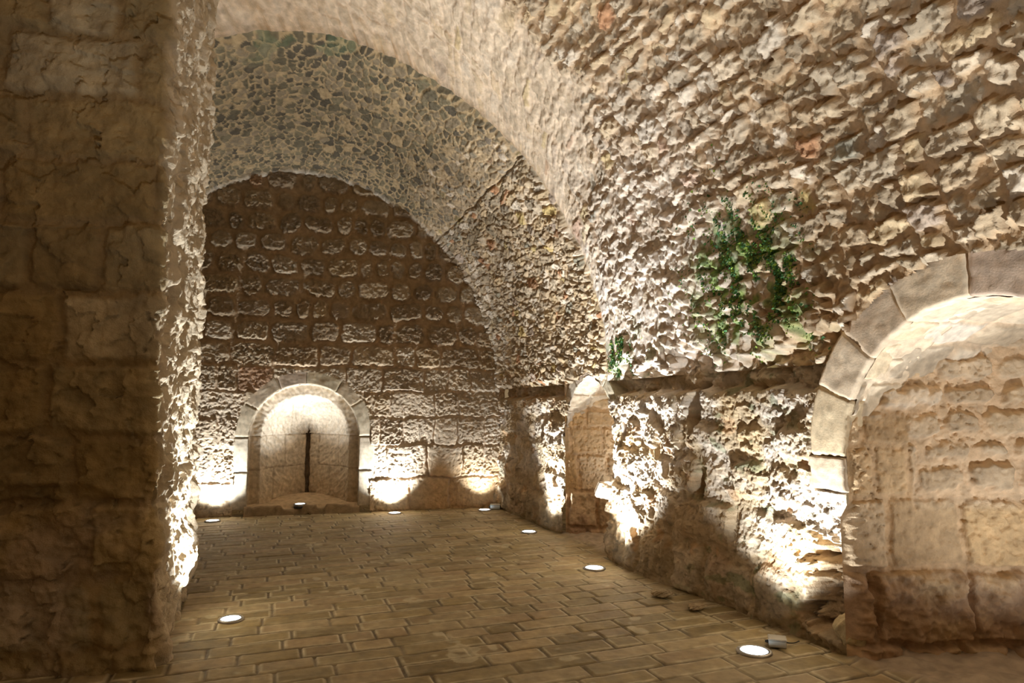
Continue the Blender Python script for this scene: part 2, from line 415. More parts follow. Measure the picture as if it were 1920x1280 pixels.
# ------------------------------------------------------------------ back wall
def back_wall():
    xs = rngs((-3.0, -1.2, .05), (-1.2, 3.5, .0085)); zs = rngs((-.05, 5.3, .0085))
    X, Z = np.meshgrid(xs, zs, indexing='ij')
    P = np.stack([X, ybk(X), Z], -1)
    rows = np.array([-.6, -.02, .47, .95, 1.37, 1.76, 2.12, 2.46, 2.80, 3.13, 3.45, 3.78, 4.10, 4.42, 4.74, 5.06, 5.4, 6])
    lens = [.6, .62, .60, .56, .52, .48, .46, .42, .40, .38, .36, .36, .35, .35, .35, .35, .35, .35]
    c = courses(X, Z, rows, lens, 31, wob=.035, wf=2.0, fine=.010)
    up = ss(1.6, 3.0, Z)
    ins = inside(c, .008 + .010 * up * (.5 + c['ra'](9)), .03 + .09 * up)
    m = ss(-.008, .018 + .026 * up, ins + .012 * fbm(X * 14, Z * 14, 2, 99))
    rough = .25 + .75 * c['ra'](3)
    lo_ = 1 - .55 * ss(2.4, 1.3, Z)
    d = lo_ * facets(X, Z, .06, 991, .34) * (.4 + .6 * c['ra'](3)) * (.4 + .6 * m) + m * (.022 + .040 * up + .04 * (c['ra'](1) - .4)) + .035 * m * (c['ra'](6) - .5) * c['b'] / .2
    d = d + (.018 * fbm(X * 9, Z * 9, 3, 101) + .014 * fbm(X * 20, Z * 26, 3, 102, .6)) * (.3 + .7 * m) * rough * lo_
    d = d - .018 * pits(X, Z, 20, 103, .15) * m * rough
    d = d + .010 * fbm(X * 3, Z * 3, 3, 104) + .02 * fbm(X * .8, Z * .8, 2, 105)
    d = d + .04 * ss(.35, .0, Z) * (.5 + .5 * fbm(X * 2, Z * 2, 2, 106))
    d = d - .04 * ss(.2, .05, np.hypot((X + .45) / .9, (Z - .25) / 1.0)) * ss(0, .15, Z) * ss(-.7, -.5, X)
    col = palette(c['ra'](4), c['ra'](5), .05)
    col = mix(np.array([.50, .38, .26]), col, m * .85)
    col = mix(col, np.array([.62, .56, .49]), .40 * ss(2.6, 1.2, Z) * (1 - ss(.55, .2, Z)))
    warm = ss(.9, .5, Z) * ss(2.0, 2.5, X)
    col = mix(col, np.array([.62, .42, .22]), .6 * warm * m)
    dk = up * (c['ra'](8) < .45)
    col = mix(col, np.array([.20, .14, .095]), .55 * up * m * (c['ra'](8) < .5))
    col = mix(col, np.array([.40, .30, .19]), .7 * up * (1 - m))
    col = mix(col, np.array([.30, .24, .16]), .45 * up * m)
    keep = ~in_arch(X, Z, off=.17, **NA)
    keep &= ~((X < -.15) & (X > -.33) & (Z < -.2))
    # stay inside the vault profile
    ax, az = .40, 5.13
    keep &= Z < 1.8 + 1e-3 + np.interp(X, small[::-1, 0], small[::-1, 1] - 1.8, left=0, right=0) + .14 + (X > 3.40) * 0
    return struct(surface('wall_back', P, d, col, M_PIT, keep, N=np.broadcast_to(np.array(BN), P.shape)),
                  'end wall of rounded brown stones in courses above pale rough ashlar')
back_wall()

# ------------------------------------------------------------------ embrasure in the back wall
def embrasure():
    a0 = arch_outline(NA['a'], NA['rise'], NA['zs'], .10, 90, 80)
    a1 = arch_outline(.62, .60, 1.10, .10, 90, 80)
    a2 = arch_outline(.035, .10, 1.10, .10, 90, 80)
    cols = []; deps = []; tm = []
    for dpt in np.linspace(.0, .16, 14): cols.append(a0); deps.append(dpt); tm.append(0)
    for k in np.linspace(0, 1, 9)[1:]: cols.append(a0 + (a1 - a0) * k); deps.append(.16 + .01 * k); tm.append(0)
    for k in np.linspace(0, 1, 70)[1:]:
        wx = 1 - k ** 1.45; wz = 1 - k ** 1.25
        o = np.stack([a2[:, 0] + (a1[:, 0] - a2[:, 0]) * wx, a2[:, 1] + (a1[:, 1] - a2[:, 1]) * wz], -1)
        cols.append(o); deps.append(.17 + .85 * k ** .9); tm.append(1)
    for dpt in np.linspace(1.02, 1.35, 8)[1:]: cols.append(a2); deps.append(dpt); tm.append(2)
    A = np.array(cols); D = np.array(deps)[:, None] + A[..., 0] * 0
    org = Vector((NA['cx'], ybk(NA['cx']), 0))
    P = (np.array(org)[None, None] + A[..., 0:1] * np.array(BW) + D[..., None] * -np.array(BN))
    P[..., 2] = A[..., 1]
    n, m = A.shape[:2]
    sarc = np.concatenate([[0], np.cumsum(np.linalg.norm(np.diff(a1, axis=0), axis=1))])
    S = np.broadcast_to(sarc[None], (n, m)); U = np.broadcast_to(D, (n, m)) if D.shape == (n, m) else D
    T = np.array(tm)[:, None] + S * 0
    # blocks: courses in height on the sides, plain hood
    Zb = P[..., 2]
    j = np.minimum(np.abs(Zb - .62), np.abs(Zb - 1.10)) + .01 * fbm(U * 9, S * 6, 2, 110)
    vj = np.abs(((U + .17 * (Zb > .62) + .2 * (P[..., 0] > .5)) % .36) - .18) + .012 * fbm(Zb * 4, P[..., 0] * 3, 3, 111)
    side = (Zb < 1.12)
    groove = ss(.014, .003, np.minimum(j, np.where(side & (T == 1), vj, 9)))
    d = -.013 * groove * ss(-.4, .2, fbm(P[..., 0] * 5, Zb * 5, 2, 116)) + .014 * fbm(P[..., 0] * 6, (Zb + U * .6) * 6, 3, 112) * (T > 0) + .008 * fbm(P[..., 0] * 20, (Zb + U * .6) * 20, 3, 113)
    d = d + np.where(~side & (T == 1), .034 * np.abs(fbm(P[..., 0] * 11, U * 13 + Zb * 6, 3, 114)) , 0)
    col = mix(np.array([.60, .50, .37]), np.array([.54, .42, .27]), ss(.9, .3, Zb))
    col = np.broadcast_to(col, P.shape) * (1 + .12 * fbm(U * 4 + P[..., 0] * 4, Zb * 4, 3, 115))[..., None]
    col = mix(col, np.array([.3, .22, .14]), groove * .5)
    o = surface('window_1', P, d, col, M_FINE, flip=FLIPN)
    return struct(o, 'splayed arrow slit embrasure in the end wall, narrowing to a dark vertical slit')
FLIPN = True
win = embrasure()
# dark blocking behind the slit
def block_fill():
    n, m = 30, 80
    xs = np.linspace(-.09, .09, n); zs = np.linspace(.05, 1.3, m)
    X, Z = np.meshgrid(xs, zs, indexing='ij')
    P = np.array((NA['cx'], ybk(NA['cx']), 0))[None, None] + X[..., None] * np.array(BW) + 1.18 * -np.array(BN)
    P[..., 2] = Z
    v = voronoi(X, Z, .07, 120)
    d = .03 * ss(0, .02, v['e']) * v['ra'](1)
    o = surface('rubble_blocking', P, d, np.array([.24, .18, .12]), M_ROUGH, parent=win, N=np.broadcast_to(np.array(BN), P.shape))
block_fill()

# ------------------------------------------------------------------ voussoirs
def rounded_block(name, mapf, size, mat, col, seed, parent=None, cuts=14, r=.007, amp=.007):
    w, h, d = size
    bm = bmesh.new(); bmesh.ops.create_cube(bm, size=1)
    bmesh.ops.subdivide_edges(bm, edges=bm.edges[:], cuts=cuts, use_grid_fill=True)
    V = np.array([v.co[:] for v in bm.verts]); me = bpy.data.meshes.new(name)
    half = np.array([w, h, d]) / 2; r = min(r, half.min() * .9)
    p = V * 2 * half
    q = np.clip(p, -(half - r), half - r); e = p - q
    L = np.linalg.norm(e, axis=1, keepdims=True)
    p = q + np.where(L > 1e-9, e / np.maximum(L, 1e-9) * np.minimum(r, np.abs(e).max(axis=1, keepdims=True)), 0)
    nrm = p / np.maximum(np.linalg.norm(p / half, axis=1, keepdims=True), 1e-6) / half
    nrm = nrm / np.maximum(np.linalg.norm(nrm, axis=1, keepdims=True), 1e-6)
    k = seed * 3.7
    nz = fbm(p[:, 0] * 9 + k + p[:, 2] * 5, p[:, 1] * 9 + p[:, 2] * 7, 3, seed) + .5 * fbm(p[:, 0] * 30 + k, p[:, 1] * 30 + p[:, 2] * 23, 2, seed + 3)
    p = p + nrm * (amp * nz)[:, None]
    W = mapf(p)
    for v, co in zip(bm.verts, W): v.co = co
    bmesh.ops.recalc_face_normals(bm, faces=bm.faces[:])
    for f in bm.faces: f.smooth = True
    bm.to_mesh(me); bm.free()
    ca = me.color_attributes.new('col', 'FLOAT_COLOR', 'POINT')
    c4 = np.ones((len(me.vertices), 4), np.float32); c4[:, :3] = np.array(col)[None] * (1 + .10 * fbm(W[:, 0] * 5 + W[:, 1] * 4, W[:, 2] * 5, 3, seed + 9))[:, None]
    ca.data.foreach_set('color', c4.ravel())
    me.materials.append(mat)
    o = bpy.data.objects.new(name, me); C.objects.link(o)
    if parent: o.parent = parent
    return o

def arch_ring(name, frame, A, thick, depth, proud, nh, jambs, label, cat, mat, basecol, seed, dz=.002):
    """frame(x, dep, z) -> world; x measured from the arch axis, dep into the wall"""
    base = np.array(frame(np.array([0.]), np.array([0.]), np.array([A['zs']])))[0]
    root = empty(name, tuple(base)); tag(root, label, cat)
    c = arch_c(A['a'], A['rise']); R = A['a'] + c; th = math.acos(c / R)
    r = np.random.RandomState(seed)
    for side in (1, -1):
        br = np.linspace(0, 1, nh + 1); br[1:-1] += (r.rand(nh - 1) - .5) * .3 / nh
        for i in range(nh):
            t0, t1 = th * br[i], th * br[i + 1]
            tk = thick * (1 + .16 * (r.rand() - .5))
            wl = (t1 - t0) * (R + tk / 2)
            pr = proud + .012 * (r.rand() - .5)
            def mp(p, t0=t0, t1=t1, tk=tk, wl=wl, pr=pr):
                t = (t0 + t1) / 2 + p[:, 0] / wl * (t1 - t0) * (1 - dz / wl)
                rad = R + tk / 2 + p[:, 1]
                x = (-c + rad * np.cos(t)) * side; z = A['zs'] + rad * np.sin(t)
                # keep both halves from crossing the axis
                dep = p[:, 2] + depth / 2 - pr
                x = np.where(side * x < .002, side * .002, x)
                return frame(x, dep, z) - base
            cc = np.array(basecol) * (.9 + .2 * r.rand()) * np.array([1, 1 - .05 * r.rand(), 1 - .12 * r.rand()])
            rounded_block('voussoir', mp, (wl, tk, depth), mat, cc, seed + i * 2 + (side > 0), root)
        for (z0, z1) in jambs:
            tk = thick * (1 + .2 * (r.rand() - .5))
            def mp(p, z0=z0, z1=z1, tk=tk):
                x = side * (A['a'] + tk / 2 + p[:, 1]); z = (z0 + z1) / 2 + p[:, 0]
                return frame(x, p[:, 2] + depth / 2 - proud, z) - base
            cc = np.array(basecol) * (.9 + .2 * r.rand())
            rounded_block('jamb_stone', mp, (z1 - z0 - .003, tk, depth), mat, cc, seed + 40 + int(z0 * 10), root)
    return root

def frame_right(cy):
    return lambda x, dep, z: np.stack([XW + dep, cy - x, z], -1)
def frame_back(x, dep, z):
    o = np.array((NA['cx'], ybk(NA['cx']), 0.)); P = o[None] + np.asarray(x)[:, None] * np.array(BW) + np.asarray(dep)[:, None] * -np.array(BN)
    P[:, 2] = z; return P
arch_ring('stone_arch', frame_back, NA, .21, .17, .016, 3, [(.08, .60), (.61, 1.095)], 'grey dressed stone arch framing the arrow slit niche in the end wall', 'arch', M_FINE, (.48, .40, .29), 200)
arch_ring('stone_arch', frame_right(RA['cx']), RA, .27, .40, .03, 4, [(.98, 1.195)], 'large smooth voussoir arch over the deep recess at the right edge', 'arch', M_FINE, (.62, .49, .34), 260)
arch_ring('stone_arch', frame_right(DA['cx']), DA, .15, .30, -.02, 3, [], 'narrow stone arch over the doorway in the middle of the right wall', 'arch', M_FINE, (.52, .44, .34), 320)

# ------------------------------------------------------------------ recess and passage behind the right wall
def splay(name, p0, p1, p2, z1, seed, label, big=True):
    """upright masonry running p0 -> p1 -> p2 in plan"""
    p0, p1, p2 = map(np.array, (p0, p1, p2))
    l1 = np.linalg.norm(p1 - p0); l2 = np.linalg.norm(p2 - p1)
    ss_ = rngs((0, l1, .008), (l1, l1 + l2, .03)); zs = rngs((-.05, z1, .008))
    S, Z = np.meshgrid(ss_, zs, indexing='ij')
    t1 = np.clip(S / l1, 0, 1); t2 = np.clip((S - l1) / l2, 0, 1)
    XY = p0 + (p1 - p0) * t1[..., None] + (p2 - p1) * t2[..., None]
    P = np.concatenate([XY, Z[..., None]], -1)
    foot = ss(.95, .80, Z) * ss(.10, .0, S) * (1.0 if big else 0)
    P[..., 0] -= .055 * foot; P[..., 1] += .02 * foot
    ca = courses(S, Z, np.array([-.6, .08, .52, .95, 1.27, 1.60, 1.95, 2.3, 3]), .42, seed, wob=.02, fine=.006)
    cb = courses(S, Z, .17, .30, seed + 1, wob=.03, fine=.02)
    swt = .40 + .05 * fbm(S * 2, Z * 2, 2, seed + 2)
    rub = ss(swt, swt + .02, S) * ss(.85, .95, Z) if big else ss(.35, .4, S) * 0
    rub = np.maximum(rub, ss(1.42, 1.5, Z))
    ma = ss(0, .02, inside(ca, .012, .03)); mb = ss(0, .03, inside(cb, .02, .05))
    bk = 1.0 if big else .5
    d = bk * (1 - rub) * ma * (.012 + .02 * ca['ra'](1)) + rub * mb * (.02 + .03 * cb['ra'](1))
    lowr = ss(.55, .45, Z)
    d = d + (.007 + .035 * lowr * bk) * fbm(S * 7, Z * 7, 4, seed + 3, .6) + .02 * fbm(S * 1.5, Z * 1.5, 2, seed + 4) + .05 * lowr * ma
    d = d - .012 * pits(S, Z, 24, seed + 5, .15) * (.3 + ca['ra'](3))
    d = d * ss(0, .06, S)
    col = palette(ca['ra'](4), ca['ra'](5), .0) * np.array([1.04, .94, .80])
    colr = palette(cb['ra'](4), cb['ra'](5), .03)
    mo = np.array([.54, .39, .24])
    col = mix(mix(mo, col, ma * .75), mix(np.array([.60, .45, .30]), colr, mb * .7), rub)
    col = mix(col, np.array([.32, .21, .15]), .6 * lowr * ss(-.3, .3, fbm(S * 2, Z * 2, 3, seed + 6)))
    n1 = np.array([-(p1 - p0)[1], (p1 - p0)[0]]) / l1
    N = np.zeros(P.shape)
    N[..., 0] = -n1[0]; N[..., 1] = -n1[1]
    if N[0, 0, 1] > 0: N = -N
    return struct(surface(name, P, d, col, M_ROUGH, N=N), label)

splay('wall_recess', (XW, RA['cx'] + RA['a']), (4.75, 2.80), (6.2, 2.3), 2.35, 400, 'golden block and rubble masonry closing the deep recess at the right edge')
splay('wall_passage', (XW, DA['cx'] + DA['a']), (4.9, 7.0), (5.6, 6.6), 2.2, 420, 'golden masonry inside the doorway in the right wall', big=False)

def tunnel(name, A, d0, d1, seed, label, extra=0.0, slope=0.0, n_d=120, z0=-.02):
    out = arch_outline(A['a'] + extra, A['rise'] + extra, A['zs'], z0, 60, 130)
    dep = np.linspace(d0, d1, n_d)
    D = dep[:, None] + out[None, :, 0] * 0
    P = np.zeros((n_d, len(out), 3))
    P[..., 0] = XW + D; P[..., 1] = A['cx'] - out[None, :, 0]; P[..., 2] = out[None, :, 1] - slope * np.maximum(D - .3, 0)*(out[None, :, 1] > A['zs'])
    s = np.concatenate([[0], np.cumsum(np.linalg.norm(np.diff(out, axis=0), axis=1))])
    S = s[None] + D * 0
    c = courses(D, S, .26, .36, seed, wob=.02)
    m = ss(0, .02, inside(c, .010, .02))
    d = m * (.010 + .015 * c['ra'](1)) + .012 * fbm(D * 6, S * 6, 3, seed + 1)
    # only the side towards the camera's blind side and the crown are kept; the far jamb is masonry of its own
    keep = ~((P[..., 1] > A['cx']) & (P[..., 2] < A['zs'] + .05))
    col = mix(np.array([.56, .42, .28]), palette(c['ra'](4), c['ra'](5), 0), m * .8)
    return struct(surface(name, P, d, col, M_FINE, keep, flip=FLIPT), label)
FLIPT = True
tunnel('ceiling_recess', RA, .02, 2.2, 440, 'barrel soffit of the recess at the right edge', extra=.012)
tunnel('ceiling_passage', DA, .02, 1.9, 460, 'barrel soffit of the doorway passage', extra=.012)

# end walls of recess and passage
def plain(name, p0, p1, z0, z1, label, seed, step=.03):
    p0 = np.array(p0); p1 = np.array(p1); L = np.linalg.norm(p1 - p0)
    S, Z = np.meshgrid(rngs((0, L, step)), rngs((z0, z1, step)), indexing='ij')
    XY = p0 + (p1 - p0) * (S / L)[..., None]
    P = np.concatenate([XY, Z[..., None]], -1)
    c = courses(S, Z, .34, .45, seed, wob=.03)
    m = ss(0, .03, inside(c, .015, .04))
    d = .02 * m + .03 * fbm(S * 2, Z * 2, 3, seed)
    col = mix(np.array([.5, .38, .25]), palette(c['ra'](4), c['ra'](5), 0), m * .8)
    return struct(surface(name, P, d, col, M_ROUGH), label)
plain('wall_recess_end', (5.6, 1.0), (5.6, 3.2), -.05, 2.4, 'end of the recess on the right', 470)
plain('wall_passage_end', (5.3, 6.0), (5.3, 7.6), -.05, 2.2, 'end of the doorway passage', 471)
plain('wall_left', (-3.4, -1.6), (-3.2, 10.7), -.05, 6.0, 'far left wall of the hall behind the pier', 472, .05)

# ------------------------------------------------------------------ pier on the left
def pier():
    # plan path: front face from the left to the corner, round it, then along the side away from the camera
    fl = np.array([-3.9, 5.05]); cr = np.array([-.56, 4.52]); bk = np.array([-.56, 6.30]); bl = np.array([-2.2, 6.5])
    l1 = np.linalg.norm(cr - fl); l2 = np.linalg.norm(bk - cr); l3 = np.linalg.norm(bl - bk)
    s = rngs((0, l1 - 1.9, .03), (l1 - 1.9, l1 - .2, .008), (l1 - .2, l1 + l2, .0065), (l1 + l2, l1 + l2 + l3, .03))
    zs = rngs((-.05, 4.5, .0085), (4.5, 6.3, .02))
    def path(u):
        a = fl + (cr - fl) * np.clip(u / l1, 0, 1)[..., None]
        b = (bk - cr) * np.clip((u - l1) / l2, 0, 1)[..., None]
        c = (bl - bk) * np.clip((u - l1 - l2) / l3, 0, 1)[..., None]
        return a + b + c
    r = .05
    pos = (path(s - r) + path(s) + path(s + r)) / 3
    tg = path(s + r) - path(s - r); tg /= np.linalg.norm(tg, axis=1, keepdims=True)
    nn = np.stack([tg[:, 1], -tg[:, 0]], -1)
    S, Z = np.meshgrid(s, zs, indexing='ij')
    P = np.concatenate([np.broadcast_to(pos[:, None], S.shape + (2,)), Z[..., None]], -1)
    lean = np.interp(Z, [0, 1.5, 3.6, 6.3], [0, .075, .125, .125]) * (1 - np.clip((S - l1) / l2, 0, 1))
    P[..., 0] -= lean
    N = np.zeros(P.shape); N[..., 0] = nn[:, None, 0]; N[..., 1] = nn[:, None, 1]
    rows = np.array([-.6, .12, .52, .95, 1.34, 1.76, 2.20, 2.62, 3.02, 3.40, 3.80, 4.2, 4.6, 5, 5.5, 6, 7])
    c = courses(S, Z, rows, .62, 500, wob=.03, wf=1.6, fine=.008)
    m = ss(-.005, .035, inside(c, .012, .05) + .010 * fbm(S * 5, Z * 5, 3, 513))
    side = ss(l1 - .02, l1 + .12, S)
    Yp = np.clip((S - l1) / l2, 0, 1)
    d = m * (.018 + .03 * (c['ra'](1) - .4)) * (1 - .4 * side)
    d = d + (.020 - .002 * side) * fbm(S * 3.5, Z * 3.5, 5, 501, .6) + (1 - side) * facets(S, Z, .16, 512, .10) + .004 * fbm(S * 18, Z * 18, 3, 502)
    # dripping crusts on the side
    crust = fbm(S * 5.0, Z * 1.3, 3, 503, .55)
    d = d + side * (.055 * ss(-.15, .25, crust) * (.35 + .65 * ss(.35, .0, np.abs(pn(S * 2, Z * .9, 504)))) + .022 * fbm(S * 12, Z * 4.5, 3, 505, .5) + .005 * np.abs(fbm(S * 40, Z * 30, 2, 506)))
    d = d - side * .03 * pits(S, Z, 11, 509, .1)
    # battered, with a swelling stone low on the far edge
    d = d + side * Yp * (.02 * ss(2.2, .0, Z) - .03)
    d = d + side * .09 * np.exp(-((Yp - .60) / .16) ** 2 - ((Z - .44) / .17) ** 2)
    d = d - side * .08 * ss(.25, .05, Z) * Yp
    # big hollow and rough lower courses on the front
    low = (1 - side) * ss(1.1, .7, Z)
    d = d + low * .035 * fbm(S * 3.2, Z * 3.2, 4, 507, .6)
    d = d - (1 - side) * .06 * ss(1.0, .5, np.hypot((S - (l1 - .75)) / .55, (Z - .98) / .10) + .3 * fbm(S * 6, Z * 6, 2, 508))
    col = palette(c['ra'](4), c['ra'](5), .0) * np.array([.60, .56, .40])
    lightblk = (c['ra'](8) < .12)
    col = np.where(lightblk[..., None], np.array([.46, .40, .28]), col)
    blot = fbm(S * 1.3, Z * 1.3, 4, 511)
    col = col * (1 + .35 * blot * (1 - side))[..., None]
    col = mix(np.array([.30, .22, .115]), col, m * .7)
    col = mix(col, np.array([.42, .34, .29]), .5 * low * ss(-.2, .4, fbm(S * 2, Z * 2, 3, 510)))
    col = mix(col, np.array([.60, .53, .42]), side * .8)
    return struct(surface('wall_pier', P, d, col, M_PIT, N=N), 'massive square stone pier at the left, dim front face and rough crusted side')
pier()

# ------------------------------------------------------------------ floor
def floor():
    xs = rngs((-4.5, -1.2, .05), (-1.2, 3.7, .0105), (3.7, 5.8, .04)); ys = rngs((-1.6, 2.6, .05), (2.6, 6.0, .0085), (6.0, 11.6, .013))
    X, Y = np.meshgrid(xs, ys, indexing='ij')
    P = np.stack([X, Y, X * 0], -1)
    c = courses(X, Y - .01 * X, .178, .37, 600, wob=.004, var=.08, wf=1, fine=.0012)
    ins = inside(c, .005, .012)
    m = ss(0, .010, ins)
    worn = ss(.0, .5, fbm(X * .7 + 2, Y * .7, 2, 601))
    d = -.012 * (1 - m) * (1 - .3 * worn) + .005 * (c['ra'](1) - .5) + .002 * fbm(X * 6, Y * 6, 3, 602) + .0015 * (fbm(X * 25, Y * 25, 2, 603))
    d = d + .03 * (c['ra'](2) - .5) * c['b'] * .6 + .012 * (c['ra'](3) - .5) * c['a']
    d = d - .005
    base = np.array([[.36, .26, .12], [.31, .225, .105], [.40, .28, .15], [.28, .20, .09], [.44, .32, .17], [.34, .24, .125]])
    col = base[(c['ra'](4) * 6).astype(int) % 6] * (.9 + .2 * c['ra'](5))[..., None]
    col = col * np.array([.84, .86, .84])
    lip = ss(.026, .012, ins) * m
    col = mix(col, np.array([.60, .51, .33]), .85 * lip * ss(-.5, .1, fbm(X * 3, Y * 3, 2, 604)))
    col = mix(np.array([.15, .11, .06]), col, m)
    col = mix(col, np.array([.42, .34, .20]), .35 * ss(.0, .6, fbm(X * 1.3, Y * 2, 4, 605)))
    sp = ss(.62, .70, fbm(X * 3 + 1, Y * 3, 3, 606))
    col = mix(col, np.array([.52, .44, .28]), .7 * sp)
    # bare packed earth and rubble along the recess and in the doorway
    rough = ss(XW - .12, XW + .05, X + .05 * fbm(Y * 3, Y * 0, 2, 607)) * (ss(3.36, 3.2, Y) + ss(6.1, 6.2, Y) * ss(7.7, 7.6, Y))
    rough = np.clip(rough, 0, 1)
    d = d * (1 - rough) + rough * (.02 + .025 * fbm(X * 5, Y * 5, 4, 608))
    rec = ss(XW + .05, XW + .25, X) * ss(3.4, 3.2, Y)
    d = d + rec * .01
    col = mix(col, np.array([.44, .35, .25]), rough)
    return struct(surface('floor', P, d, col, M_FLOOR, N=np.broadcast_to(np.array([0., 0, 1]), P.shape)), 'worn brown stone pavers laid in running bond across the hall')
floor()

# ------------------------------------------------------------------ sill of the niche
def sill():
    out = arch_outline(NA['a'], NA['rise'], NA['zs'], 0, 4, 4)
    n = 90
    xs = np.linspace(-.85, .80, n); ds = np.linspace(-.10, .95, 70)
    X, D = np.meshgrid(xs, ds, indexing='ij')
    P = np.array((NA['cx'], ybk(NA['cx']), 0))[None, None] + X[..., None] * np.array(BW) + D[..., None] * -np.array(BN)
    front = D + .03 * fbm(X * 4, X * 0, 3, 700)
    Z = .125 - .15 * ss(-.04, -.10, front) + .014 * fbm(X * 5, D * 5, 3, 701) + .06 * ss(.3, .9, D)
    Z = Z - .05 * ss(.06, .02, D) * ss(.1, .25, fbm(X * 2.4, D * 3, 2, 702))
    P[..., 2] = Z
    col = np.array([.52, .40, .26]) * (1 + .15 * fbm(X * 6, D * 6, 3, 703))[..., None]
    col = mix(col, np.array([.28, .21, .13]), ss(-.02, -.06, front))
    keep = (np.abs(X) < .81) & (np.abs(X) < np.where(D < .15, .82, .72 - .6 * np.clip(D - .15, 0, 1)))
    o = surface('sill_stone', P, X * 0, col, M_ROUGH, keep)
    # give it thickness
    md = o.modifiers.new('thickness', 'SOLIDIFY'); md.thickness = .09; md.offset = 0
    md.offset = -1 if o.data.polygons[0].normal.z > 0 else 1
    tag(o, 'worn stone sill slab at the foot of the arrow slit niche', 'sill')
sill()

# ------------------------------------------------------------------ loose and jutting stones
def rock(name, loc, size, seed, col, label, cat='stone', rz=0, sub=5, amp=.22, sink=0, mat=None):
    bm = bmesh.new(); bmesh.ops.create_icosphere(bm, subdivisions=sub, radius=1)
    V = np.array([v.co[:] for v in bm.verts])
    # angular: cut by random planes
    r = np.random.RandomState(seed)
    for _ in range(9):
        nrm = r.randn(3); nrm /= np.linalg.norm(nrm); dd = .62 + .25 * r.rand()
        over = V @ nrm - dd
        V = V - np.where(over > 0, over, 0)[:, None] * nrm * .9
    n = fbm(V[:, 0] * 2 + seed, V[:, 1] * 2 + V[:, 2] * 1.3, 4, seed, .55)
    V = V * (1 + amp * n)[:, None]
    V = V * np.array(size)
    V[:, 2] -= V[:, 2].min() + sink
    for v, co in zip(bm.verts, V): v.co = co
    for f in bm.faces: f.smooth = True
    me = bpy.data.meshes.new(name); bm.to_mesh(me); bm.free()
    ca = me.color_attributes.new('col', 'FLOAT_COLOR', 'POINT')
    c4 = np.ones((len(V), 4), np.float32); c4[:, :3] = np.array(col) * (1 + .15 * fbm(V[:, 0] * 30, V[:, 1] * 30, 2, seed))[:, None]
    ca.data.foreach_set('color', c4.ravel()); me.materials.append(mat or M_PIT)
    o = bpy.data.objects.new(name, me); C.objects.link(o); o.location = loc; o.rotation_euler = (0, 0, rz)
    return tag(o, label, cat)
rock('jutting_stone', (3.34, 6.27, .56), (.16, .12, .12), 3, (.6, .52, .42), 'bright pitted stone jutting from the near jamb of the doorway')
rock('loose_stone', (3.40, 9.84, .0), (.05, .04, .03), 4, (.22, .17, .12), 'small dark stone on the floor in the far right corner')
rock('loose_stone', (3.10, 4.42, .0), (.09, .06, .018), 5, (.45, .36, .24), 'flat pale stone chip on the floor beside the long right wall', rz=.5)
rock('loose_stone', (3.02, 4.78, .0), (.07, .09, .028), 6, (.42, .35, .24), 'small rounded rock against the foot of the right wall', rz=1.1)
rock('fallen_block', (3.50, 3.36, -.02), (.15, .12, .13), 8, (.47, .40, .26), 'worn pale boulder at the broken foot of the wall beside the recess', rz=.7, amp=.1)

# ------------------------------------------------------------------ moss
def moss():
    r = np.random.RandomState(5)
    ys = nvP[:, 0, 1]
    V = []; F = []; col = []
    du = np.gradient(nvP, axis=0); dv = np.gradient(nvP, axis=1)
    cnt = 0
    while cnt < 7500:
        if r.rand() < .82:
            y = r.normal(4.05, .33); s = abs(r.normal(.72, .30))
            if r.rand() < .35: y = r.normal(3.75, .10); s = r.normal(.62, .16)
        else:
            y = r.normal(6.1, .14); s = r.uniform(.02, .5)
        if s < .05 or y > pt_y or y < 3.35: continue
        if pn(np.array([y * 7.]), np.array([s * 2.6]), 77)[0] < -.02: continue
        i = int(np.argmin(abs(ys - y))); j = int(np.argmin(abs(S_b[:NR] - s)))
        n = -np.cross(du[i, j], dv[i, j]); n /= np.linalg.norm(n)
        p = nvP[i, j] + n * (nvD[i, j] - .001)
        L = .010 + .024 * r.rand() ** 2; w = L * (.25 + .3 * r.rand())
        dr = n * (.35 + .5 * r.rand()) + np.array([r.randn() * .25, r.randn() * .6, -.6 + .5 * r.randn()]); dr /= np.linalg.norm(dr)
        sd = np.cross(dr, n + r.randn(3) * .3); sd /= np.linalg.norm(sd)
        up = np.cross(sd, dr)
        b = len(V)
        V += [p, p + dr * L * .5 + sd * w + up * .002, p + dr * L, p + dr * L * .5 - sd * w + up * .002, p + dr * L * .5 - up * w * .6, p + dr * L * .5 - up * w * .6]
        F += [(b, b + 1, b + 2, b + 4), (b, b + 4, b + 2, b + 3)]
        k = np.array([[.20, .38, .08], [.12, .32, .14], [.32, .46, .10], [.10, .24, .11]])[r.randint(4)] * (.7 + .6 * r.rand())
        col += [k] * 6
        cnt += 1
    o = obj_from_arrays('moss', np.array(V), np.array(F), np.array(col), M_ROUGH)
    tag(o, 'green moss and small ferns growing on the damp vault stones above the ledge', 'moss', kind='stuff')
moss()

